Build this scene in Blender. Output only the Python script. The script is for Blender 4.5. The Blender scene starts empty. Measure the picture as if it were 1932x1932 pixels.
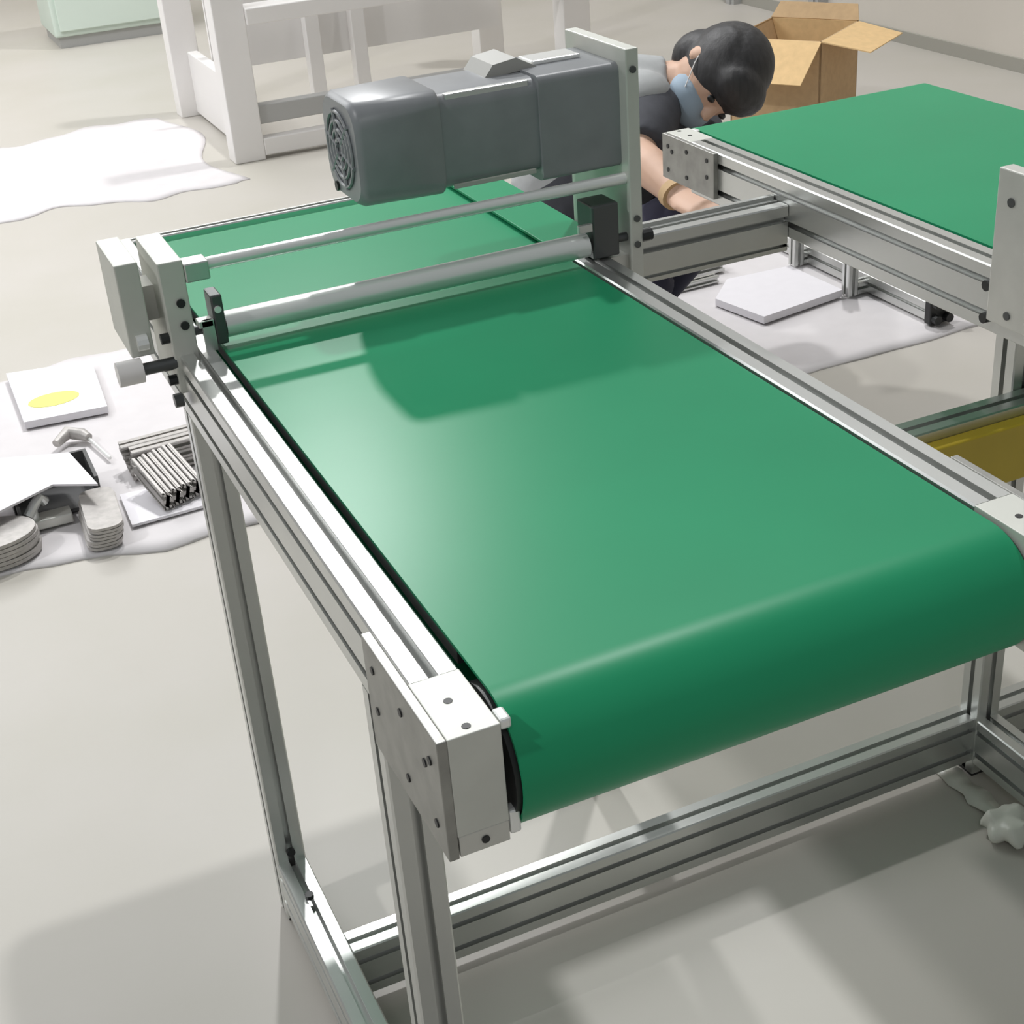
import bpy, bmesh, math, random
from mathutils import Vector, Matrix
random.seed(7)
S = bpy.context.scene
COL = S.collection
H = 0.86                                   # height of the rail tops above the floor

# ------------------------------------------------------------------ camera
cam_d = bpy.data.cameras.new('camera')
cam = bpy.data.objects.new('camera', cam_d); COL.objects.link(cam)
cam_d.sensor_width = 36.0; cam_d.lens = 36.0 * 2761.4 / 1932.0
cam_d.clip_start = 0.02; cam_d.clip_end = 100
_r = Vector((0.90828729, -0.41247434, -0.06985072))
_u = Vector((0.25587942, 0.41565559, 0.87278643))
_f = Vector((0.33096817, 0.81061418, -0.48307838))
cam.matrix_world = Matrix(((_r.x, _u.x, -_f.x, -0.2477), (_r.y, _u.y, -_f.y, -0.7556),
                           (_r.z, _u.z, -_f.z, 0.610 + H), (0, 0, 0, 1)))
S.camera = cam

# ------------------------------------------------------------------ light
w = bpy.data.worlds.new('world'); S.world = w; w.use_nodes = True
w.node_tree.nodes['Background'].inputs[0].default_value = (0.93, 0.97, 1.0, 1)
w.node_tree.nodes['Background'].inputs[1].default_value = 0.25
S.view_settings.view_transform = 'Standard'
S.view_settings.look = 'None'
S.view_settings.gamma = 1.0
S.view_settings.use_curve_mapping = False
S.view_settings.exposure = 0.05

def lamp(name, loc, size, power, target=None, color=(1, 1, 1), shape='DISK', size_y=None):
    d = bpy.data.lights.new(name, 'AREA'); d.shape = shape; d.size = size
    if size_y: d.size_y = size_y
    d.energy = power; d.color = color
    o = bpy.data.objects.new(name, d); COL.objects.link(o); o.location = loc
    v = Vector(target) - Vector(loc) if target else Vector((0, 0, -1))
    o.rotation_euler = v.to_track_quat('-Z', 'Y').to_euler()
    return o
lamp('overhead_light', (0.85, 3.45, 2.91), 0.12, 43, (0.3, 0.8, 0.86))
lamp('overhead_light', (3.60, 4.75, 8.90), 0.36, 340, (0.3, 0.8, 0.0))
lamp('hall_lamp_left', (-7.5, 0.3, 8.90), 0.50, 300, (0.4, 0.3, 0.0))
lamp('overhead_light', (-1.0, -2.2, 3.2), 0.60, 10, (0.3, 0.3, 0.4))  # weak fill added for the front faces, no fixture known at this spot
lamp('added_panel_light', (-1.3, 5.2, 3.4), 2.2, 108, None, (0.97, 0.98, 1.0), 'RECTANGLE', 2.2)  # soft panel added to brighten the rear left floor, no known fixture
lamp('added_panel_light', (-0.1, 7.4, 3.4), 2.4, 80, None, (1, 0.99, 0.97), 'RECTANGLE', 1.6)  # added as well, lights the background and the rear of the belt

# ------------------------------------------------------------------ materials
def mat(name, color, rough=0.5, metal=0.0, spec=0.5, noise=0.0, nscale=20.0, bump=0.0, stretch=None, coat=0.0, rnoise=0.0, c2=None):
    m = bpy.data.materials.new(name); m.use_nodes = True
    nt = m.node_tree; b = nt.nodes['Principled BSDF']
    b.inputs['Base Color'].default_value = (*color, 1)
    b.inputs['Roughness'].default_value = rough
    b.inputs['Metallic'].default_value = metal
    b.inputs['Specular IOR Level'].default_value = spec
    if coat: b.inputs['Coat Weight'].default_value = coat; b.inputs['Coat Roughness'].default_value = 0.12
    if noise or bump or c2:
        tc = nt.nodes.new('ShaderNodeTexCoord')
        n = nt.nodes.new('ShaderNodeTexNoise'); n.inputs['Scale'].default_value = nscale; n.inputs['Detail'].default_value = 5
        if stretch:
            mp = nt.nodes.new('ShaderNodeMapping'); mp.inputs['Scale'].default_value = stretch
            nt.links.new(tc.outputs['Object'], mp.inputs[0]); nt.links.new(mp.outputs[0], n.inputs['Vector'])
        else: nt.links.new(tc.outputs['Object'], n.inputs['Vector'])
        if noise or c2:
            r = nt.nodes.new('ShaderNodeValToRGB')
            a = c2 if c2 else tuple(c * (1 - noise) for c in color)
            z = color if c2 else tuple(min(1, c * (1 + noise)) for c in color)
            r.color_ramp.elements[0].color = (*a, 1); r.color_ramp.elements[0].position = 0.3
            r.color_ramp.elements[1].color = (*z, 1); r.color_ramp.elements[1].position = 0.7
            nt.links.new(n.outputs['Fac'], r.inputs[0]); nt.links.new(r.outputs[0], b.inputs['Base Color'])
        if bump:
            bp = nt.nodes.new('ShaderNodeBump'); bp.inputs['Strength'].default_value = bump; bp.inputs['Distance'].default_value = 0.002
            nt.links.new(n.outputs['Fac'], bp.inputs['Height']); nt.links.new(bp.outputs[0], b.inputs['Normal'])
    return m
M = dict(
    alu=mat('anodised_aluminium', (0.62, 0.63, 0.61), 0.34, 0.85, noise=0.04, nscale=8),
    plate=mat('milled_plate', (0.62, 0.62, 0.58), 0.45, 0.55, noise=0.05, nscale=25),
    rawplate=mat('raw_plate_metal', (0.33, 0.33, 0.31), 0.42, 0.80, noise=0.12, nscale=45),
    block=mat('end_block_metal', (0.60, 0.61, 0.56), 0.5, 0.35, noise=0.04, nscale=20),
    steel=mat('bright_steel', (0.86, 0.87, 0.85), 0.28, 0.45),
    darksteel=mat('dark_steel', (0.10, 0.105, 0.105), 0.4, 0.6),
    black=mat('black_plastic', (0.012, 0.013, 0.013), 0.45),
    belt=mat('green_belt', (0.017, 0.285, 0.128), 0.36, 0, 0.22, noise=0.05, nscale=3.5),
    motor=mat('motor_paint_hazed', (0.235, 0.245, 0.255), 0.38, 0.0, 0.5, noise=0.06, nscale=30),  # lifted towards grey: haze over the dark motor is put into the colour
    cap=mat('motor_box_grey', (0.40, 0.40, 0.37), 0.5),
    floor=mat('floor_epoxy', (0.50, 0.475, 0.44), 0.42, 0, 0.4, c2=(0.455, 0.435, 0.385), nscale=1.6),
    wall=mat('wall_paint', (0.66, 0.62, 0.56), 0.8, noise=0.03, nscale=2),
    trim=mat('wall_trim', (0.36, 0.35, 0.31), 0.6),
    foam=mat('white_foam_sheet', (0.62, 0.595, 0.60), 0.7, noise=0.03, nscale=14, bump=0.3),
    paper=mat('white_paper', (0.76, 0.74, 0.77), 0.7, noise=0.015, nscale=30),
    yellow_note=mat('yellow_marker', (0.86, 0.82, 0.20), 0.7),
    card=mat('cardboard', (0.72, 0.50, 0.25), 0.8, noise=0.06, nscale=40),
    carddark=mat('cardboard_dark', (0.52, 0.36, 0.20), 0.85, noise=0.06, nscale=40),  # darker cardboard copy: shade below the folded flaps put into the colour
    yellow=mat('yellow_paint', (0.50, 0.36, 0.03), 0.4, noise=0.06, nscale=12),
    white=mat('white_paint', (0.80, 0.78, 0.76), 0.5, noise=0.02, nscale=4),
    palegreen=mat('pale_green_paint', (0.62, 0.71, 0.64), 0.5, noise=0.02, nscale=4),
    grey=mat('grey_paint', (0.42, 0.42, 0.41), 0.5),
    scrap=mat('cut_aluminium', (0.45, 0.43, 0.41), 0.5, 0.3, noise=0.12, nscale=60),
    skin=mat('skin', (0.56, 0.36, 0.26), 0.55, noise=0.05, nscale=20),
    hair=mat('black_hair', (0.030, 0.029, 0.030), 0.55, noise=0.3, nscale=90, bump=0.6, stretch=(1, 1, 0.2)),
    shirt=mat('dark_shirt', (0.050, 0.052, 0.062), 0.85, noise=0.1, nscale=40, bump=0.3),
    collar=mat('grey_shirt', (0.36, 0.37, 0.37), 0.85, noise=0.06, nscale=30, bump=0.3),
    navy=mat('navy_trousers', (0.020, 0.020, 0.042), 0.85, noise=0.1, nscale=40),
    mask=mat('blue_mask', (0.30, 0.38, 0.46), 0.8),
    plastic=mat('white_plastic_wrap', (0.62, 0.62, 0.55), 0.35, noise=0.05, nscale=20),
    slab=mat('dark_slab', (0.085, 0.085, 0.085), 0.6),
)

# ------------------------------------------------------------------ helpers
XF = lambda v: v                           # placement of the thing being built
class MB:
    def __init__(s): s.bm = bmesh.new()
    def v(s, p): return s.bm.verts.new(XF(Vector(p)))
    def poly(s, pts): return s.bm.faces.new([s.v(p) for p in pts])
    def box(s, x0, x1, y0, y1, z0, z1, bev=0.0):
        vs = [s.v((x, y, z)) for z in (z0, z1) for y in (y0, y1) for x in (x0, x1)]
        fs = [s.bm.faces.new([vs[i] for i in q]) for q in ((0, 2, 3, 1), (4, 5, 7, 6), (0, 1, 5, 4), (2, 6, 7, 3), (0, 4, 6, 2), (1, 3, 7, 5))]
        if bev:
            es = list({e for f in fs for e in f.edges})
            bmesh.ops.bevel(s.bm, geom=es, offset=bev, segments=2, affect='EDGES', profile=0.5)
        return s
    def prism(s, pts2, axis, a0, a1):      # pts2: 2-D outline in the two other axes
        def P(a, p):
            if axis == 'x': return (a, p[0], p[1])
            if axis == 'y': return (p[0], a, p[1])
            return (p[0], p[1], a)
        A = [s.v(P(a0, p)) for p in pts2]; B = [s.v(P(a1, p)) for p in pts2]
        n = len(pts2)
        s.bm.faces.new(A); s.bm.faces.new(B[::-1])
        for i in range(n): s.bm.faces.new((A[i], A[(i + 1) % n], B[(i + 1) % n], B[i]))
        return s
    def tube(s, pts, rads, seg=16, flat=(1, 1), cap=True, up=None):
        pts = [Vector(p) for p in pts]
        if not hasattr(rads, '__len__'): rads = [rads] * len(pts)
        rings = []
        for i, p in enumerate(pts):
            t = (pts[min(i + 1, len(pts) - 1)] - pts[max(i - 1, 0)]).normalized()
            ref = Vector(up) if up else (Vector((0, 0, 1)) if abs(t.z) < 0.9 else Vector((1, 0, 0)))
            a = t.cross(ref).normalized(); b = a.cross(t)
            r = rads[i]
            ra, rb = (r if hasattr(r, '__len__') else (r * flat[0], r * flat[1]))
            rings.append([s.v(p + a * (math.cos(k * 2 * math.pi / seg) * ra) + b * (math.sin(k * 2 * math.pi / seg) * rb)) for k in range(seg)])
        for A, B in zip(rings, rings[1:]):
            for k in range(seg): s.bm.faces.new((A[k], A[(k + 1) % seg], B[(k + 1) % seg], B[k]))
        if cap: s.bm.faces.new(rings[0][::-1]); s.bm.faces.new(rings[-1])
        return s
    def cyl(s, p0, p1, r, seg=20): return s.tube([p0, p1], r, seg)
    def ball(s, c, rx, ry, rz, ax=None, seg=16):
        ax = ax or (Vector((1, 0, 0)), Vector((0, 1, 0)), Vector((0, 0, 1)))
        c = Vector(c); n = seg; m = seg // 2
        top = s.v(c + ax[2] * rz); bot = s.v(c - ax[2] * rz); rings = []
        for i in range(1, m):
            t = math.pi * i / m
            rings.append([s.v(c + ax[0] * (rx * math.sin(t) * math.cos(k * 2 * math.pi / n)) + ax[1] * (ry * math.sin(t) * math.sin(k * 2 * math.pi / n)) + ax[2] * (rz * math.cos(t))) for k in range(n)])
        for k in range(n):
            s.bm.faces.new((top, rings[0][k], rings[0][(k + 1) % n])); s.bm.faces.new((bot, rings[-1][(k + 1) % n], rings[-1][k]))
        for A, B in zip(rings, rings[1:]):
            for k in range(n): s.bm.faces.new((A[k], B[k], B[(k + 1) % n], A[(k + 1) % n]))
        return s
    def build(s, name, m, parent=None, smooth=False, label=None):
        bmesh.ops.recalc_face_normals(s.bm, faces=s.bm.faces)
        me = bpy.data.meshes.new(name); s.bm.to_mesh(me); s.bm.free()
        me.materials.append(M[m] if isinstance(m, str) else m)
        if smooth:
            for p in me.polygons: p.use_smooth = True
            if smooth != 'all': me.set_sharp_from_angle(angle=math.radians(35))
        o = bpy.data.objects.new(name, me); COL.objects.link(o)
        if parent:
            o.parent = parent
            o.matrix_parent_inverse = parent.matrix_world.inverted() if parent.type != 'EMPTY' else Matrix.Translation(-parent.location)
        if label: o['label'] = label
        return o
def tag(o, label, cat, group=None):
    o['label'] = label; o['category'] = cat
    if group: o['group'] = group
    return o
def thing(name, loc, label, cat, group=None):
    o = bpy.data.objects.new(name, None); COL.objects.link(o); o.location = loc; o.empty_display_size = 0.05
    return tag(o, label, cat, group)
def slot_outline(a0, b0, w, h, pitch=0.04):
    """outline of an extruded T-slot profile: one groove per 40 mm of every side"""
    g, d, c, t = 0.0042, 0.010, 0.0018, 0.0018
    def side(n, L):                        # along a side of length L: list of (along, depth)
        out = [(c, 0)]
        for k in range(n):
            m = pitch * (k + .5) if n > 1 else L / 2
            out += [(m - g, 0), (m - g, t), (m - 0.007, t), (m - 0.007, d), (m + 0.007, d), (m + 0.007, t), (m + g, t), (m + g, 0)]
        return out + [(L - c, 0)]
    nw, nh = max(1, round(w / pitch)), max(1, round(h / pitch))
    pts = [(a0 + s, b0 + q) for s, q in side(nw, w)]
    pts += [(a0 + w - q, b0 + s) for s, q in side(nh, h)]
    pts += [(a0 + w - s, b0 + h - q) for s, q in side(nw, w)]
    pts += [(a0 + q, b0 + h - s) for s, q in side(nh, h)]
    return pts
def prof(name, parent, axis, s0, s1, a0, b0, w, h, m='alu'):
    return MB().prism(slot_outline(a0, b0, w, h), axis, s0, s1).build(name, m, parent)
def struct(o): o['kind'] = 'structure'; return o

# ------------------------------------------------------------------ setting
b = MB(); b.poly([(-7, -4, 0), (4.094, -4, 0), (4.094, 10, 0), (-7, 10, 0)]); struct(b.build('floor', 'floor'))
struct(MB().box(4.094, 4.2, -4, 10, 0, 3.6).build('wall_right', 'wall'))
struct(MB().box(-7, 4.2, 10, 10.12, 0, 3.6).build('wall_back', 'wall'))
struct(MB().box(4.08, 4.094, -4, 10, 0, 0.055).build('baseboard_right', 'trim'))
struct(MB().box(4.034, 4.094, 5.347, 5.427, 0, 3.0).box(4.024, 4.034, 5.372, 5.402, 0, 3.0).build('trim_1', 'grey'))
struct(MB().box(4.034, 4.094, 6.10, 6.18, 0, 3.0).box(4.024, 4.034, 6.125, 6.155, 0, 3.0).build('trim_2', 'grey'))

# ------------------------------------------------------------------ conveyors
W = 0.506                                   # inner face of the right rail
def belt_mesh(x0, x1, yc0, yc1, zc, r):
    n = 28; path = []
    for i in range(n + 1):                 # front roll, from top over the front to below
        a = math.pi / 2 + math.pi * i / n; path.append((yc0 + math.cos(a), zc + math.sin(a), math.cos(a), math.sin(a), yc0))
    out = [(yc0 + r * p[2], zc + r * p[3]) for p in path]; inn = [(yc0 + (r - .003) * p[2], zc + (r - .003) * p[3]) for p in path]
    for i in range(n + 1):
        a = -math.pi / 2 + math.pi * i / n
        out.append((yc1 + r * math.cos(a), zc + r * math.sin(a))); inn.append((yc1 + (r - .003) * math.cos(a), zc + (r - .003) * math.sin(a)))
    b = MB(); N = len(out)
    oa = [b.v((x0, y, z)) for y, z in out]; ob = [b.v((x1, y, z)) for y, z in out]
    ia = [b.v((x0, y, z)) for y, z in inn]; ib = [b.v((x1, y, z)) for y, z in inn]
    for k in range(N):
        j = (k + 1) % N
        b.bm.faces.new((oa[k], ob[k], ob[j], oa[j])); b.bm.faces.new((ia[k], ia[j], ib[j], ib[k]))
        b.bm.faces.new((oa[k], oa[j], ia[j], ia[k])); b.bm.faces.new((ob[k], ib[k], ib[j], ob[j]))
    return b
def bolt(parent, p, d, r=0.0045, l=0.005, m='black', name='bolt'):
    p = Vector(p); d = Vector(d)
    return MB().cyl(p, p + d * l, r, 10).build(name, m, parent)
def conveyor_body(t, far_rail_drop=0.0, yc=.049, r=.057, pd=.105):
    L = 1.26
    for i, x in enumerate((0.0, W)):
        if i and far_rail_drop:
            prof('side_rail', t, 'y', 0.02, L, x, H - .08 - far_rail_drop, .04, .08); continue
        prof('side_rail', t, 'y', 0.075, L, x, H - .08, .04, .08)
        bl = MB().box(x, x + .04, 0, .075, H - pd + .019, H, .0008).build('end_block', 'block', t)
        MB().box(x + .001, x + .04, .001, .05, H - pd, H - pd + .0185, .0008).build('block_foot', 'plate', bl)
        for y in (.007, .040):
            bolt(bl, (x + .018, y + .002, H - .001), (0, 0, 1), .0034, .0014)
        bolt(bl, (x + .021, .0015, H - pd + .009), (0, -1, 0), .0032, .0016)
        px = (-.008, 0) if i == 0 else (W + .04, W + .048)
        pl = MB().box(px[0], px[1], 0, .155, H - pd, H, .0008).build('end_plate', 'rawplate', t)
        sx = px[0] if i == 0 else px[1]; sd = -1 if i == 0 else 1
        for y, z in ((.018, -.026), (.030, -.036), (.018, -.082), (.075, -.022), (.075, -.082), (.135, -.022), (.135, -.06)):
            bolt(pl, (sx - sd * .001, y, H + z * pd / .105), (sd, 0, 0), .0036, .002)
    belt_mesh(.050, .503, yc, 1.211, H - .003 - r, r).build('belt', 'belt', t, True)
    for y in (yc, 1.211):
        dr = MB().cyl((.046, y, H - .003 - r), (W - .002, y, H - .003 - r), r - .0045, 32).build('drum', 'black', t, True)
        MB().cyl((.040, y, H - .003 - r), (W, y, H - .003 - r), .010, 14).build('axle', 'steel', dr, True)
    MB().box(.052, W - .008, .11, 1.14, H - .022, H - .008).build('slider_bed', 'darksteel', t)
    for x0, x1 in ((.041, .050),):
        MB().box(x0, x1, .004, .020, H - .010, H - .001, .002).build('bearing_lug', 'steel', t)
        MB().box(x0, x1, .002, .012, H - pd + .003, H - pd + .025, .002).build('bearing_lug', 'steel', t)
    prof('back_beam', t, 'x', 0, W + .04, L + .006, H - .088, .02, .08)

# ---- the near conveyor
t1 = thing('belt_conveyor', (0, 0, 0), 'green belt conveyor on aluminium legs in front, with grey motor', 'conveyor')
conveyor_body(t1)
ZB = H - .7545
prof('leg', t1, 'z', ZB + .0, H - .08, 0, .165, .04, .04)
prof('leg', t1, 'z', .006, H - .08, 0, .7965, .04, .04)
prof('leg', t1, 'z', .006, H - .08, W, .880, .04, .04)
prof('lower_beam', t1, 'y', -1.1, .7965, 0, ZB - .08, .04, .08)
prof('lower_beam', t1, 'x', .04, 1.015, .594, ZB - .08, .04, .08)
for x, y in ((0, .7965), (W, .880)): MB().box(x + .002, x + .038, y + .002, y + .038, 0, .006).build('leg_foot', 'black', t1)
for p in ((.02, .7955, ZB + .018), (.02, .715, ZB + .0005)):
    bolt(t1, p, (0, -1, 0) if p[1] > .79 else (0, 0, 1), .006, .006)
MB().box(W - .010, .569, .842, 1.286, H + .0005, H + .0045, .001).build('belt_guard', 'belt', t1)
# gantry: plates, rod, press roller
gp = MB().box(-.006, .022, .79, .905, H - .045, H + .108, .0015).build('gantry_plate', 'block', t1)
for z in (.060, .034): bolt(gp, (.012, .7905, H + z), (0, -1, 0), .005, .003)
for y, z in ((.80, .02), (.82, -.02), (.80, -.03)): bolt(gp, (-.0055, y, H + z), (-1, 0, 0), .006, .010)
ob = MB().box(-.050, -.024, .80, .905, H + .005, H + .112, .0015).build('outer_bracket', 'block', t1)
MB().box(-.026, -.004, .84, .88, H + .03, H + .07).build('spacer', 'plate', ob)
kn = MB().cyl((-.07, .795, H - .008), (-.042, .795, H - .008), .014, 20).build('adjusting_knob', 'white', t1, True)
MB().cyl((-.043, .795, H - .008), (-.004, .795, H - .008), .007, 12).build('shaft', 'darksteel', kn, True)
bolt(t1, (-.03, .798, H + .022), (-1, 0, 0), .009, .012, 'steel', 'nut')
bolt(t1, (-.005, .792, H - .052), (-1, 0, 0), .008, .010, 'darksteel', 'nut')
gr = MB().box(.571, .588, .79, .95, H - .045, H + .249, .0015).build('gantry_plate', 'block', t1)
MB().box(.546, .571, .80, .94, H - .070, H - .002).build('spacer', 'plate', gr)
for z in (.225, .045, .012): bolt(gr, (.5795, .7905, H + z), (0, -1, 0), .0042, .003, 'darksteel')
rod = MB().cyl((.020, .803, H + .094), (.5712, .803, H + .094), .0072, 20).build('guide_rod', 'steel', t1, True)
MB().box(.022, .050, .790, .816, H + .080, H + .102, .002).build('rod_clamp', 'alu', rod)
rl = MB().cyl((.058, .803, H + .0205), (.515, .803, H + .0205), .0150, 28).build('press_roller', 'steel', t1, True)
MB().cyl((.020, .803, H + .0205), (.5712, .803, H + .0205), .0055, 14).build('axle', 'darksteel', rl, True)
br = MB().box(.044, .057, .786, .818, H + .004, H + .062, .002).build('roller_bracket', 'darksteel', t1)
MB().box(.026, .043, .784, .800, H + .028, H + .036, .001).box(.030, .043, .784, .789, H + .000, H + .036).build('bracket_clip', 'alu', br)
bolt(br, (.050, .7862, H + .046), (0, -1, 0), .004, .003, 'steel')
br2 = MB().box(.520, .556, .792, .835, H + .003, H + .070, .002).build('roller_bracket', 'darksteel', t1)
MB().box(.500, .519, .790, .796, H + .040, H + .050, .001).build('bracket_clip', 'alu', br2)
bolt(br2, (.5875, .795, H + .020), (1, 0, 0), .008, .014, 'black')

# motor: stepped drive unit bolted to the right gantry plate
def rrect(cy, cz, hy, hz, r, n=6):
    pts = []
    for q, (sy, sz) in enumerate(((1, 1), (-1, 1), (-1, -1), (1, -1))):
        for k in range(n + 1):
            a = q * math.pi / 2 + k * math.pi / 2 / n
            pts.append((cy + sy * (hy - r) + r * math.cos(a), cz + sz * (hz - r) + r * math.sin(a)))
    return pts
def loft(sections, n=6):                   # sections: (x, cy, cz, hy, hz, r)
    b = MB(); R = [[b.v((x, y, z)) for y, z in rrect(cy, cz, hy, hz, r, n)] for x, cy, cz, hy, hz, r in sections]
    for A, B in zip(R, R[1:]):
        for k in range(len(A)): b.bm.faces.new((A[k], A[(k + 1) % len(A)], B[(k + 1) % len(A)], B[k]))
    b.bm.faces.new(R[0]); b.bm.faces.new(R[-1]); return b
CY, CZ = .870, H + .173
mo = loft([(.340, CY, CZ, .058, .055, .018), (.470, CY, CZ, .058, .055, .018)]).build('motor', 'motor', t1, True, label='grey electric gear motor with terminal box')
loft([(.240, CY, CZ, .057, .055, .030), (.243, CY, CZ, .060, .058, .030), (.248, CY, CZ, .062, .060, .028), (.340, CY, CZ, .062, .060, .018), (.343, CY, CZ, .060, .059, .018)]).build('fan_cover', 'motor', mo, True)
loft([(.466, CY, CZ - .004, .062, .062, .010), (.571, CY, CZ - .004, .062, .062, .010)]).build('gearbox', 'motor', mo, True)
for k in range(4):                         # grille rings on the fan end
    r = .012 + k * .0105
    pts = [(.2385, CY + r * math.cos(a * math.pi / 12), CZ + r * math.sin(a * math.pi / 12)) for a in range(25)]
    MB().tube(pts, .0022, 6, cap=False, up=(1, 0, 0)).build('grille_ring', 'motor', mo, True)
for k in range(6):
    a = k * math.pi / 3 + .3
    MB().cyl((.2385, CY + .008 * math.cos(a), CZ + .008 * math.sin(a)), (.2385, CY + .047 * math.cos(a), CZ + .047 * math.sin(a)), .0025, 6).build('grille_rib', 'motor', mo)
MB().prism([(.420, CZ + .054), (.432, CZ + .068), (.462, CZ + .072), (.490, CZ + .057)], 'y', CY - .012, CY + .052).build('terminal_box', 'cap', mo)
MB().box(.485, .550, CY - .005, CY + .035, CZ + .057, CZ + .063, .002).build('name_plate', 'steel', mo)
MB().box(.352, .458, CY - .0605, CY - .0575, CZ - .054, CZ - .048, .001).build('bright_edge_strip', 'cap', mo)
MB().box(.352, .458, CY - .054, CY - .044, CZ + .046, CZ + .0545, .002).build('bright_edge_strip', 'alu', mo)  # added bright strip: highlight along the rounded corner built as a shape
bolt(mo, (.247, CY + .03, CZ - .05), (-1, 0, 0), .006, .010)

# ---- the far conveyor: the same machine turned round
X2 = 0.893
XF = lambda v: Vector((v.x + X2, 1.268 - v.y, v.z))
t2 = thing('belt_conveyor', (0, 0, 0), 'second green belt conveyor further right, partly behind a grey gantry plate', 'conveyor')
conveyor_body(t2, .03, .002, .033, .070)
g2 = MB().box(-.020, -.0005, .778, .945, H - .055, H + .125, .0015).build('gantry_plate', 'plate', t2)
bolt(g2, (-.0195, .802, H + .090), (-1, 0, 0), .0055, .002, 'darksteel')
bolt(g2, (-.0195, .812, H - .040), (-1, 0, 0), .005, .002, 'darksteel')
for z in (-.02, -.06): bolt(t2, (-.0005, .764, H + z), (-1, 0, 0), .0065, .012)
XF = lambda v: v
prof('leg', t2, 'z', .006, H - .080, 1.015, .587, .04, .04)
prof('leg', t2, 'z', .006, H - .082, 1.37, .587, .04, .04)
for x in (1.015, 1.37): MB().box(x + .002, x + .038, .589, .625, 0, .006).build('leg_foot', 'black', t2)
prof('lower_beam', t2, 'y', -.6, .587, 1.015, ZB - .08, .04, .08)
prof('lower_beam', t2, 'x', 1.055, 1.37, .594, ZB - .08, .04, .08)
prof('leg_head', t2, 'x', .934, 1.36, .587, H - .079, .04, .03)

# ---- beam that ties the two conveyors
tb = prof('cross_beam', None, 'x', .5875, .892, .925, H - .032 - .062, .045, .062)
tag(tb, 'grey aluminium cross beam running between the two conveyors beside the worker', 'beam')

# ---- grey beam with yellow bar on the legs of the far conveyor
prof('front_beam', t2, 'x', .826, 1.75, .546, H - .218 - .04, .04, .04)
MB().box(.836, 1.75, .524, .5455, H - .312, H - .232, .002).build('yellow_bar', 'yellow', t2, label='yellow painted bar below the front beam')

# ------------------------------------------------------------------ worker
T = lambda a, b_, c: _r * a + _u * b_ - _f * c          # direction from right / up / towards-viewer shares
crown = T(.85, .02, .50).normalized()
face = T(-.20, -.92, .28); face = (face - crown * face.dot(crown)).normalized()
sidev = crown.cross(face).normalized()
HC = Vector((1.500, 2.105, .712))
tp = thing('person', (1.32, 2.22, 0), 'crouching person in grey and dark clothes, head bent over the work', 'person')
def remesh(o, vox, sm=4):
    r = o.modifiers.new('r', 'REMESH'); r.mode = 'VOXEL'; r.voxel_size = vox; r.use_smooth_shade = True
    s_ = o.modifiers.new('s', 'SMOOTH'); s_.factor = .5; s_.iterations = sm
    return o
neck0 = Vector((1.385, 2.235, .675))
shR, elR, wrR = Vector((1.330, 2.110, .655)), Vector((1.238, 2.005, .600)), Vector((1.226, 1.815, .558))
shL, elL, wrL = Vector((1.535, 2.340, .610)), Vector((1.500, 2.130, .510)), Vector((1.330, 1.850, .525))
pelvis = Vector((1.18, 2.42, .25)); chest = Vector((1.345, 2.270, .57)); waist = Vector((1.23, 2.37, .38))
hipR, knR, anR = Vector((1.16, 2.32, .23)), Vector((1.300, 1.985, .430)), Vector((1.20, 2.12, .11))
hipL, knL, anL = Vector((1.28, 2.46, .23)), Vector((1.545, 2.150, .43)), Vector((1.42, 2.34, .11))
body = MB()
body.tube([pelvis, waist, chest, neck0], [.13, .12, .13, .06], 16)
body.tube([neck0 - (HC - neck0) * .1, neck0 + (HC - neck0) * .4, HC - crown * .05], [.058, .052, .050], 14)
body.ball(HC, .076, .094, .108, (sidev, face, crown), 20)
body.ball(HC - crown * .055 + face * .045, .058, .052, .062, (sidev, face, crown), 14)      # jaw
body.tube([HC + face * .085 + crown * .012, HC + face * .108 - crown * .025], [.009, .014], 8)
for s_ in (-1, 1):
    body.ball(HC + sidev * (.078 * s_) - face * .008 - crown * .010, .010, .020, .032, (sidev, face, crown), 10)
def limb(b, a, c, e, r): b.tube([a, a.lerp(c, .5), c, c.lerp(e, .35), e], r, 14); b.ball(c, r[2], r[2], r[2])
limb(body, shR, elR, wrR, [.052, .048, .042, .043, .027])
limb(body, shL, elL, wrL, [.052, .048, .042, .043, .027])
limb(body, hipR, knR, anR, [.085, .075, .055, .056, .036])
limb(body, hipL, knL, anL, [.085, .075, .055, .056, .036])
def hand(b, wr, d, palmn, side):
    d = d.normalized(); n = (palmn - d * palmn.dot(d)).normalized(); q = d.cross(n)
    k = wr + d * .085
    b.tube([wr - d * .01, wr + d * .03, k], [(.026, .018), (.038, .016), (.041, .014)], 12, up=n)
    for i in range(4):
        o = k + q * (.027 - .018 * i) - d * .004
        L = (.064, .074, .070, .056)[i]
        p1 = o + d * L * .5 + n * .010; p2 = p1 + d * L * .28 + n * L * .38; p3 = p2 - d * L * .05 + n * L * .30
        b.tube([o, p1, p2, p3], [.0095, .0092, .0085, .007], 8, up=q)
    o = wr + d * .030 + q * .030 * side
    b.tube([o, o + q * .024 * side + d * .022 + n * .012, o + q * .022 * side + d * .050 + n * .030], [.012, .0105, .008], 8)
hand(body, wrR, Vector((.10, -.95, -.05)), Vector((.2, 0, -1)), 1)
hand(body, wrL, Vector((-.05, -.9, .10)), Vector((-.6, -.1, -.8)), -1)
remesh(body.build('body', 'skin', tp, 'all'), .0055, 3)
hb = MB(); hb.ball(HC - face * .014 + crown * .022, .092, .105, .104, (sidev, face, crown), 24)
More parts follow.
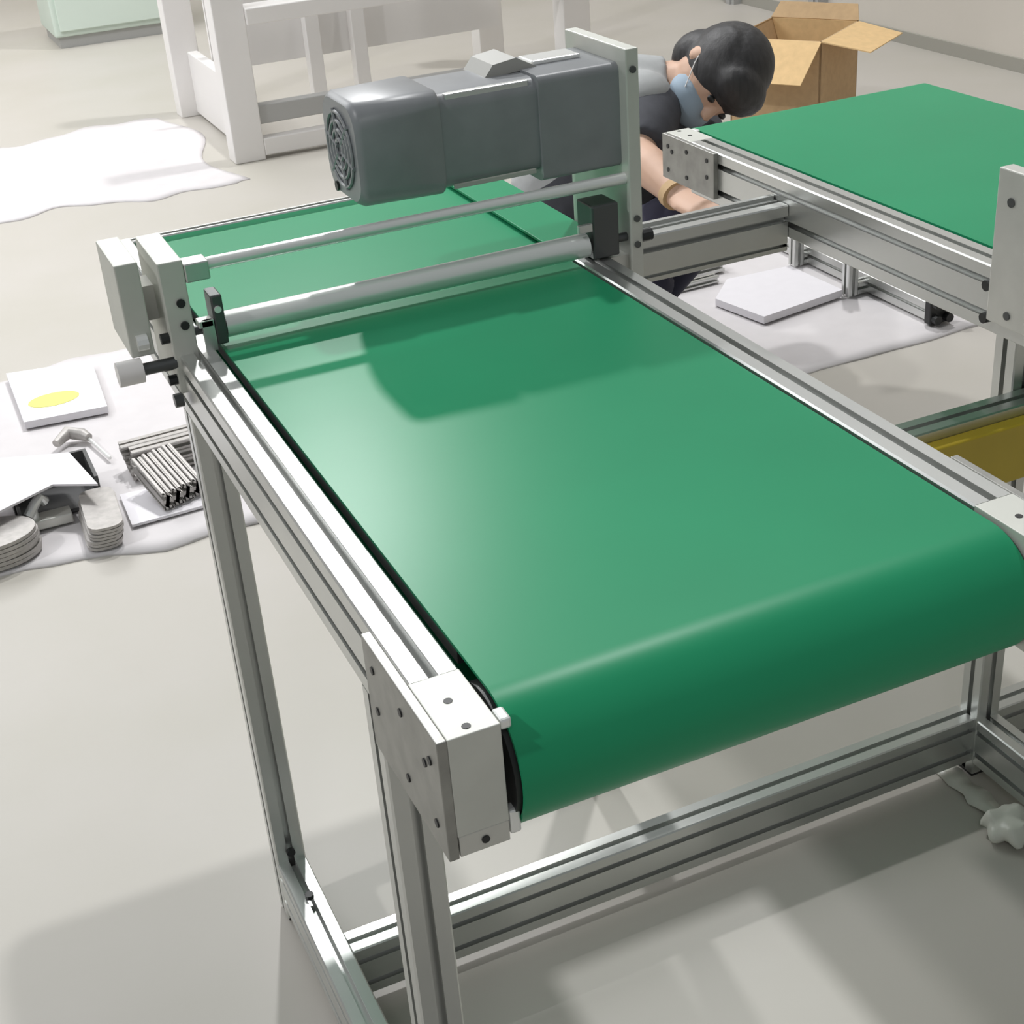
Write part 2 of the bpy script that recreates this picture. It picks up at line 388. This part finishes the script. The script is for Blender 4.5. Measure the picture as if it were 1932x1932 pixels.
hb.ball(HC - face * .050 - crown * .040, .078, .060, .075, (sidev, face, crown), 16)
hb.ball(HC + face * .052 + crown * .055, .076, .050, .058, (sidev, face, crown), 14)
for s_ in (-1, 1): hb.ball(HC + sidev * .074 * s_ + crown * .03 - face * .02, .022, .055, .05, (sidev, face, crown), 12)
remesh(hb.build('hair', 'hair', tp, 'all'), .007, 2)
mk = MB(); mk.ball(HC + face * .052 - crown * .058, .066, .064, .052, (sidev, face, crown), 18)
mko = mk.build('face_mask', 'mask', tp, 'all', label='pale blue face mask')
for s_ in (-1, 1): MB().tube([HC + sidev * .058 * s_ + face * .07 - crown * .05, HC + sidev * .082 * s_ + face * .02 - crown * .02, HC + sidev * .084 * s_ - face * .02], .0013, 6).build('ear_loop', 'white', mko, True)
for s_ in (-1, 1): MB().ball(HC + sidev * .032 * s_ + face * .086 + crown * .006, .012, .007, .008, (sidev, face, crown), 10).build('eye', 'black', tp, 'all')
sh = MB()
sh.tube([pelvis, waist, chest, neck0.lerp(chest, .35)], [.150, .138, .150, .095], 18)
sh.tube([shR.lerp(chest, .5), shR, shR.lerp(elR, .5), elR.lerp(shR, .12)], [.085, .070, .064, .058], 14)
sh.tube([shL.lerp(chest, .5), shL, shL.lerp(elL, .5), elL.lerp(shL, .12)], [.085, .070, .064, .058], 14)
sh.tube([chest, Vector((1.40, 2.16, .57)), Vector((1.38, 2.10, .49))], [.12, .09, .05], 14)
remesh(sh.build('shirt', 'shirt', tp, 'all'), .010, 4)
cl = MB()
cl.tube([waist + Vector((-.02, .03, .03)), chest + Vector((-.03, .0, .05)), neck0 + Vector((-.03, -.01, .015)), neck0.lerp(HC, .25)], [.12, .135, .085, .066], 16)
cl.ball(shR + Vector((-.01, .03, .035)), .072, .072, .055)
remesh(cl.build('collar', 'collar', tp, 'all', label='light grey upper part of the shirt'), .009, 4)
tr = MB(); tr.ball(pelvis, .16, .15, .15)
limb(tr, hipR, knR, anR, [.110, .095, .076, .074, .055]); limb(tr, hipL, knL, anL, [.110, .095, .076, .074, .055])
remesh(tr.build('trousers', 'navy', tp, 'all'), .010, 4)
for a in (anR, anL):
    d = Vector((.55, -.83, 0)); b = MB()
    b.tube([a + Vector((0, 0, -.03)) - d * .05, a + Vector((0, 0, -.045)) + d * .05, a + Vector((0, 0, -.06)) + d * .16], [(.040, .055), (.044, .045), (.036, .028)], 12, up=(0, 0, 1))
    b.build('shoe', 'black', tp, True)
MB().tube([wrR + Vector((0, .022, .004)), wrR + Vector((0, .002, .0))], .0335, 18, (1.05, .95)).build('wristband', 'carddark', tp, True)

# ------------------------------------------------------------------ cardboard box behind the worker
bx = thing('cardboard_box', (2.8, 3.75, 0), 'open brown cardboard box with flaps folded out behind the worker', 'box')
Mc = Vector((2.80, 3.56, .375)); U = Vector((.55, -.835, 0)); V = Vector((.835, .55, 0)); WU, WV, TH = .34, .36, .006
def wallbox(name, p, a, L, n, m, z0=0.004, z1=.375):
    q = [p, p + a * L, p + a * L + n * TH, p + n * TH]
    b = MB(); A = [b.v((c.x, c.y, z0)) for c in q]; B = [b.v((c.x, c.y, z1)) for c in q]
    b.bm.faces.new(A); b.bm.faces.new(B)
    for i in range(4): b.bm.faces.new((A[i], A[(i + 1) % 4], B[(i + 1) % 4], B[i]))
    return b.build(name, m, bx)
c0 = Mc - U * WU
wallbox('side_panel', c0, U, WU, V, 'carddark'); wallbox('side_panel', Mc, V, WV, -U, 'carddark')
wallbox('side_panel', c0, V, WV, U, 'carddark'); wallbox('side_panel', c0 + V * WV, U, WU, -V, 'card')
b = MB(); b.prism([(c0.x, c0.y), (Mc.x, Mc.y), ((Mc + V * WV).x, (Mc + V * WV).y), ((c0 + V * WV).x, (c0 + V * WV).y)], 'z', 0.0, .004); b.build('bottom_panel', 'carddark', bx)
def flap(p, q, out, m='card'):
    b = MB(); n = (q - p).cross(out).normalized() * .004
    i = (q - p).normalized() * .02
    pts = [p, q, q + out - i, p + out + i]
    A = [b.v(c) for c in pts]; B = [b.v(c + n) for c in pts]
    b.bm.faces.new(A); b.bm.faces.new(B)
    for k in range(4): b.bm.faces.new((A[k], A[(k + 1) % 4], B[(k + 1) % 4], B[k]))
    b.build('flap', m, bx)
flap(c0, Mc, -V * .13 + Vector((0, 0, -.12)))
flap(Mc, Mc + V * WV, U * .17 + Vector((0, 0, -.030)))
flap(c0 + V * WV, Mc + V * WV, V * .04 + Vector((0, 0, .05)), 'carddark')
flap(c0 + V * WV, c0, U * .05 + Vector((0, 0, -.15)), 'carddark')

# ------------------------------------------------------------------ background machine, pale cabinet
mw = thing('machine_frame', (1.6, 5.2, 0), 'white machine frame with lower rails standing by the far foam sheet', 'machine')
for x, y in ((.985, 4.76), (2.40, 4.76), (2.40, 5.66), (.985, 5.66)):
    MB().box(x, x + .12, y, y + .10, 0, 1.4, .004).build('post', 'white', mw)
MB().box(1.055, 1.100, 4.86, 5.66, .015, .27, .004).build('side_panel', 'white', mw)
MB().box(1.105, 2.40, 4.78, 4.84, .13, .20, .004).build('lower_rail', 'grey', mw)
MB().box(1.105, 2.40, 4.76, 4.82, .015, .08, .004).build('lower_rail', 'white', mw)
MB().box(1.105, 2.40, 4.74, 4.86, .50, .56, .004).build('top_rail', 'white', mw)
MB().box(1.105, 2.40, 5.42, 5.44, .22, .86).build('back_panel', 'white', mw)
for x in (1.50, 1.70): MB().box(x, x + .06, 5.36, 5.42, .015, .58, .003).build('upright', 'white', mw)
pg = thing('cabinet', (1.1, 7.9, 0), 'pale green low cabinet at the far upper left', 'cabinet')
MB().box(.78, 1.40, 7.70, 8.2, .06, .80, .01).build('body', 'palegreen', pg)
MB().box(.81, 1.37, 7.685, 7.70, .09, .77, .004).build('door', 'palegreen', pg)
MB().box(.80, 1.38, 7.72, 8.18, 0, .06).build('plinth', 'grey', pg)

# ------------------------------------------------------------------ sheets on the floor
def sheet(name, x0, x1, y0, y1, label, m='foam', nx=60, ny=24, wav=.03, th=.004, z=.001, cat='sheet', lift=.006):
    b = MB(); rnd = random.Random(len(label)); ph = [rnd.random() * 6 for _ in range(8)]
    def P(i, j, dz):
        u, v = i / nx, j / ny; x = x0 + (x1 - x0) * u; y = y0 + (y1 - y0) * v
        e = abs(v - .5) * 2
        y += wav * (1 if x < .9 else .25) * e ** 4 * (math.sin(x * 5 + ph[0]) + .6 * math.sin(x * 13 + ph[1]) + .3 * math.sin(x * 29 + ph[2])) * (1 if v < .5 else -1)
        x += wav * (abs(u - .5) * 2) ** 6 * math.sin(y * 7 + ph[3])
        zz = z + lift * max(0, math.sin(x * 3.1 + ph[4]) * math.sin(y * 4.3 + ph[5])) ** 2
        return (x, y, zz + dz)
    A = [[b.v(P(i, j, th)) for j in range(ny + 1)] for i in range(nx + 1)]
    for i in range(nx):
        for j in range(ny): b.bm.faces.new((A[i][j], A[i + 1][j], A[i + 1][j + 1], A[i][j + 1]))
    edge = [A[i][0] for i in range(nx + 1)] + [A[nx][j] for j in range(1, ny + 1)] + [A[i][ny] for i in range(nx - 1, -1, -1)] + [A[0][j] for j in range(ny - 1, 0, -1)]
    low = [b.bm.verts.new((v.co.x, v.co.y, max(0, v.co.z - th - .004))) for v in edge]
    for k in range(len(edge)): b.bm.faces.new((edge[k], edge[(k + 1) % len(edge)], low[(k + 1) % len(edge)], low[k]))
    return tag(b.build(name, m, None, 'all'), label, cat)
sheet('foam_sheet', -.53, 2.81, 1.964, 3.085, 'long white foam sheet on the floor crossing under both conveyors')
sheet('foam_sheet', -.485, .94, 4.536, 5.723, 'white foam sheet on the floor at the upper left beside the machine frame', wav=.05)

# ------------------------------------------------------------------ things on the near foam sheet (left)
ZS = .0095
def quad_slab(name, pts, z0, th, m, label=None, cat=None, parent=None):
    b = MB(); A = [b.v((x, y, z0 + (dz if dz else 0))) for x, y, dz in pts]; B = [b.v((x, y, z0 + th + (dz if dz else 0))) for x, y, dz in pts]
    b.bm.faces.new(A); b.bm.faces.new(B)
    for k in range(len(pts)): b.bm.faces.new((A[k], A[(k + 1) % len(pts)], B[(k + 1) % len(pts)], B[k]))
    o = b.build(name, m, parent)
    if label: tag(o, label, cat)
    return o
ps = quad_slab('paper_stack', [(-.092, 2.699, 0), (.106, 2.680, 0), (.125, 3.005, 0), (-.090, 3.047, 0)], ZS + .001, .018, 'paper', 'white paper stack with a yellow mark on the foam sheet', 'paper')
b = MB(); b.tube([(-.005, 2.80, ZS + .0188), (-.005, 2.80, ZS + .0200)], .042, 20, (1.0, 1.5)); b.build('yellow_mark', 'yellow_note', ps)
# two heaps of cut profile pieces
pb = thing('profile_offcuts', (.155, 2.34, ZS), 'stacked dark grey profile offcuts near the paper stack', 'offcuts')
for r_ in range(3):
    for c_ in range(2):
        XF = lambda v, r_=r_, c_=c_: Vector((v.x + .004 * r_ * (-1) ** c_, v.y + .05 * (v.x - .1) + c_ * .041, v.z + ZS + .001 + r_ * .0222))
        MB().prism(slot_outline(2.272, 0, .040, .0215), 'x', .085, .245 + .01 * c_).build('profile', 'scrap', pb)
p2 = thing('profile_offcuts', (.16, 2.13, ZS), 'pale profile offcuts leaning side by side on a white card', 'offcuts')
for k in range(4):
    XF = lambda v, k=k: Vector((.112 + v.x + k * .024 - .25 * v.y, 2.075 + v.y + k * .010, ZS + .009 + v.z + v.y * .30))
    MB().prism(slot_outline(0, 0, .0225, .042, .0225), 'y', 0, .125).build('profile', 'scrap', p2)
XF = lambda v: v
quad_slab('paper_card', [(.038, 2.055, 0), (.270, 2.062, 0), (.270, 2.195, 0), (.042, 2.210, 0)], ZS + .001, .006, 'paper', 'flat white card under the leaning profiles', 'card')
# slanting white board on a dark crate
cr = thing('parts_crate', (-.09, 2.26, ZS), 'dark open crate covered by a slanting white board', 'crate')
XF = lambda v: Vector((v.x, v.y, v.z + ZS + .001))
MB().box(-.178, .005, 2.195, 2.35, 0, .008).build('bottom', 'slab', cr)
for q in ((-.178, -.170, 2.195, 2.35), (-.003, .005, 2.195, 2.35), (-.170, -.003, 2.342, 2.35)): MB().box(*q, .008, .070).build('crate_wall', 'slab', cr)
XF = lambda v: v
MB().box(-.174, -.168, 2.140, 2.195, ZS + .001, ZS + .070).build('crate_wall', 'slab', cr)
quad_slab('cover_board', [(-.40, 2.01, .0), (-.209, 2.113, .0), (-.09, 2.177, .0), (-.006, 2.114, .006), (-.034, 2.304, .006), (-.177, 2.362, .006), (-.40, 2.42, .0)], ZS + .080, .005, 'paper', 'white board slanting over the dark crate', 'board')
# stack of bent angle plates
st = thing('bracket_stack', (-.025, 2.11, ZS), 'stack of rounded grey metal brackets right of the crate', 'brackets')
for k in range(7):
    a0 = .02 * math.sin(k * 2.1) - .05; cx, cy = -.024 + .003 * math.sin(k * 3) + .002 * k, 2.085
    pts = []
    hx, hy, r = .036, .096, .026
    for q, (sx, sy) in enumerate(((1, 1), (-1, 1), (-1, -1), (1, -1))):
        for i in range(5):
            a = q * math.pi / 2 + i * math.pi / 8; X_, Y_ = sx * (hx - r) + r * math.cos(a), sy * (hy - r) + r * math.sin(a)
            pts.append((cx + X_ * math.cos(a0) - Y_ * math.sin(a0), cy + X_ * math.sin(a0) + Y_ * math.cos(a0)))
    MB().prism(pts, 'z', ZS + .001 + k * .0072, ZS + .001 + k * .0072 + .0058).build('bracket', 'scrap', st)
dk = thing('disc_stack', (-.235, 2.11, ZS), 'stack of round grey discs at the left edge of the foam sheet', 'discs')
for k in range(6):
    x = -.243 + .003 * math.sin(k * 2.3)
    MB().tube([(x, 2.085, ZS + .001 + k * .0092), (x, 2.085, ZS + .001 + k * .0092 + .0078)], .070, 28, (1, 1.40)).build('disc', 'scrap', dk, True)
# bright clamp in front of the crate
cp = thing('metal_clamp', (-.12, 2.17, ZS), 'shiny metal clamp lying in front of the crate', 'clamp')
XF = lambda v: Vector((v.x - .0155, v.y - .178, v.z + ZS + .001))
MB().box(-.145, -.052, 2.325, 2.368, 0, .022, .003).build('base', 'plate', cp)
MB().tube([(-.140, 2.335, .034), (-.122, 2.346, .052), (-.108, 2.358, .060), (-.098, 2.362, .046)], .011, 10).build('arm', 'steel', cp, True)
MB().cyl((-.13, 2.345, .022), (-.13, 2.345, .040), .012, 14).build('pivot', 'steel', cp, True)
XF = lambda v: v
hk = thing('hand_tool', (.005, 2.54, ZS), 'grey hand tool with thin shaft behind the slanting board', 'tool')
MB().tube([(-.042, 2.535, ZS + .016), (-.009, 2.57, ZS + .022), (.024, 2.552, ZS + .016), (.034, 2.533, ZS + .014)], [.010, .016, .015, .010], 12).build('handle', 'scrap', hk, True)
MB().cyl((.034, 2.533, ZS + .010), (.058, 2.405, ZS + .008), .0042, 10).build('shaft', 'steel', hk, True)

# ------------------------------------------------------------------ things on the near foam sheet (right)
quad_slab('white_board', [(1.700, 2.45, 0), (1.735, 2.267, 0), (2.012, 2.313, 0), (2.003, 2.549, 0), (1.804, 2.56, 0)], ZS + .001, .020, 'paper', 'thick white board on the foam sheet right of the near conveyor', 'board')
fr = thing('floor_frame', (2.12, 2.30, ZS), 'low aluminium frame lying on the foam sheet under the far conveyor', 'frame')
XF = lambda v: Vector((v.x, v.y, v.z + ZS + .001))
for x in (2.085, 2.180): prof('rail', fr, 'y', 2.045 if x < 2.1 else 2.20, 2.75, x, 0.0, .035, .05)
prof('cross_piece', fr, 'x', 2.12, 2.18, 2.42, 0.0, .035, .035); prof('cross_piece', fr, 'x', 2.12, 2.18, 2.68, 0.0, .035, .035)
for x, y in ((2.022, 2.30), (2.040, 2.58)):
    prof('post', fr, 'z', 0.0, .30, x, y, .032, .032)
    prof('side_rail', fr, 'x', x + .032, 2.085, y, 0.0, .032, .035)
ec = MB().box(2.070, 2.134, 2.020, 2.045, 0, .072, .004).build('end_cap', 'black', fr)
for dx, z in ((-.018, .016), (.018, .016), (-.018, .056), (.018, .056), (0, .080)):
    MB().cyl((2.102 + dx, 2.004, z), (2.102 + dx, 2.024, z), .012, 10).build('screw', 'black', ec)
XF = lambda v: v
quad_slab('dark_flat_slab', [(2.225, 2.20, 0), (2.40, 2.24, 0), (2.34, 2.66, 0), (2.225, 2.66, 0)], ZS + .002, .018, 'slab', 'flat dark grey slab on the foam sheet beyond the low frame', 'panel')  # thin slab, dark grey all over
of = thing('profile_offcuts', (1.76, 2.68, ZS), 'two grey profile bars lying behind the thick white board', 'offcuts')
XF = lambda v: Vector((v.x, v.y + .05 * (v.x - 1.7), v.z + ZS + .001))
prof('profile', of, 'x', 1.58, 1.86, 2.655, 0, .05, .03); prof('profile', of, 'x', 1.60, 1.80, 2.590, 0, .03, .02)
XF = lambda v: v

# ------------------------------------------------------------------ white plastic strip bottom right
wp = thing('plastic_strip', (1.0, .5, 0), 'crumpled white plastic strip on the floor under the far conveyor', 'plastic')
b = MB(); n = 14
L_ = [b.v((.972 + .003 * math.sin(i * 1.7), .690 - .21 * i / n, .004 + .003 * (1 + math.sin(i * 2.3)))) for i in range(n + 1)]
R_ = [b.v((1.006 + .003 * math.sin(i * 1.3 + 1), .690 - .21 * i / n, .004 + .003 * (1 + math.sin(i * 1.9 + 2)))) for i in range(n + 1)]
for i in range(n): b.bm.faces.new((L_[i], R_[i], R_[i + 1], L_[i + 1]))
o = b.build('strip', 'plastic', wp, 'all'); s_ = o.modifiers.new('s', 'SOLIDIFY'); s_.thickness = .003; s_.offset = 1
b = MB()
for k in range(9):
    a = k * 2.4; b.tube([(.975, .470, .018), (.975 + .026 * math.cos(a), .462 + .026 * math.sin(a), .020 + .008 * math.sin(k)), (.980 + .042 * math.cos(a), .458 + .042 * math.sin(a), .012)], [.018, .014, .006], 8)
remesh(b.build('crumpled_end', 'plastic', wp, 'all'), .005, 1)
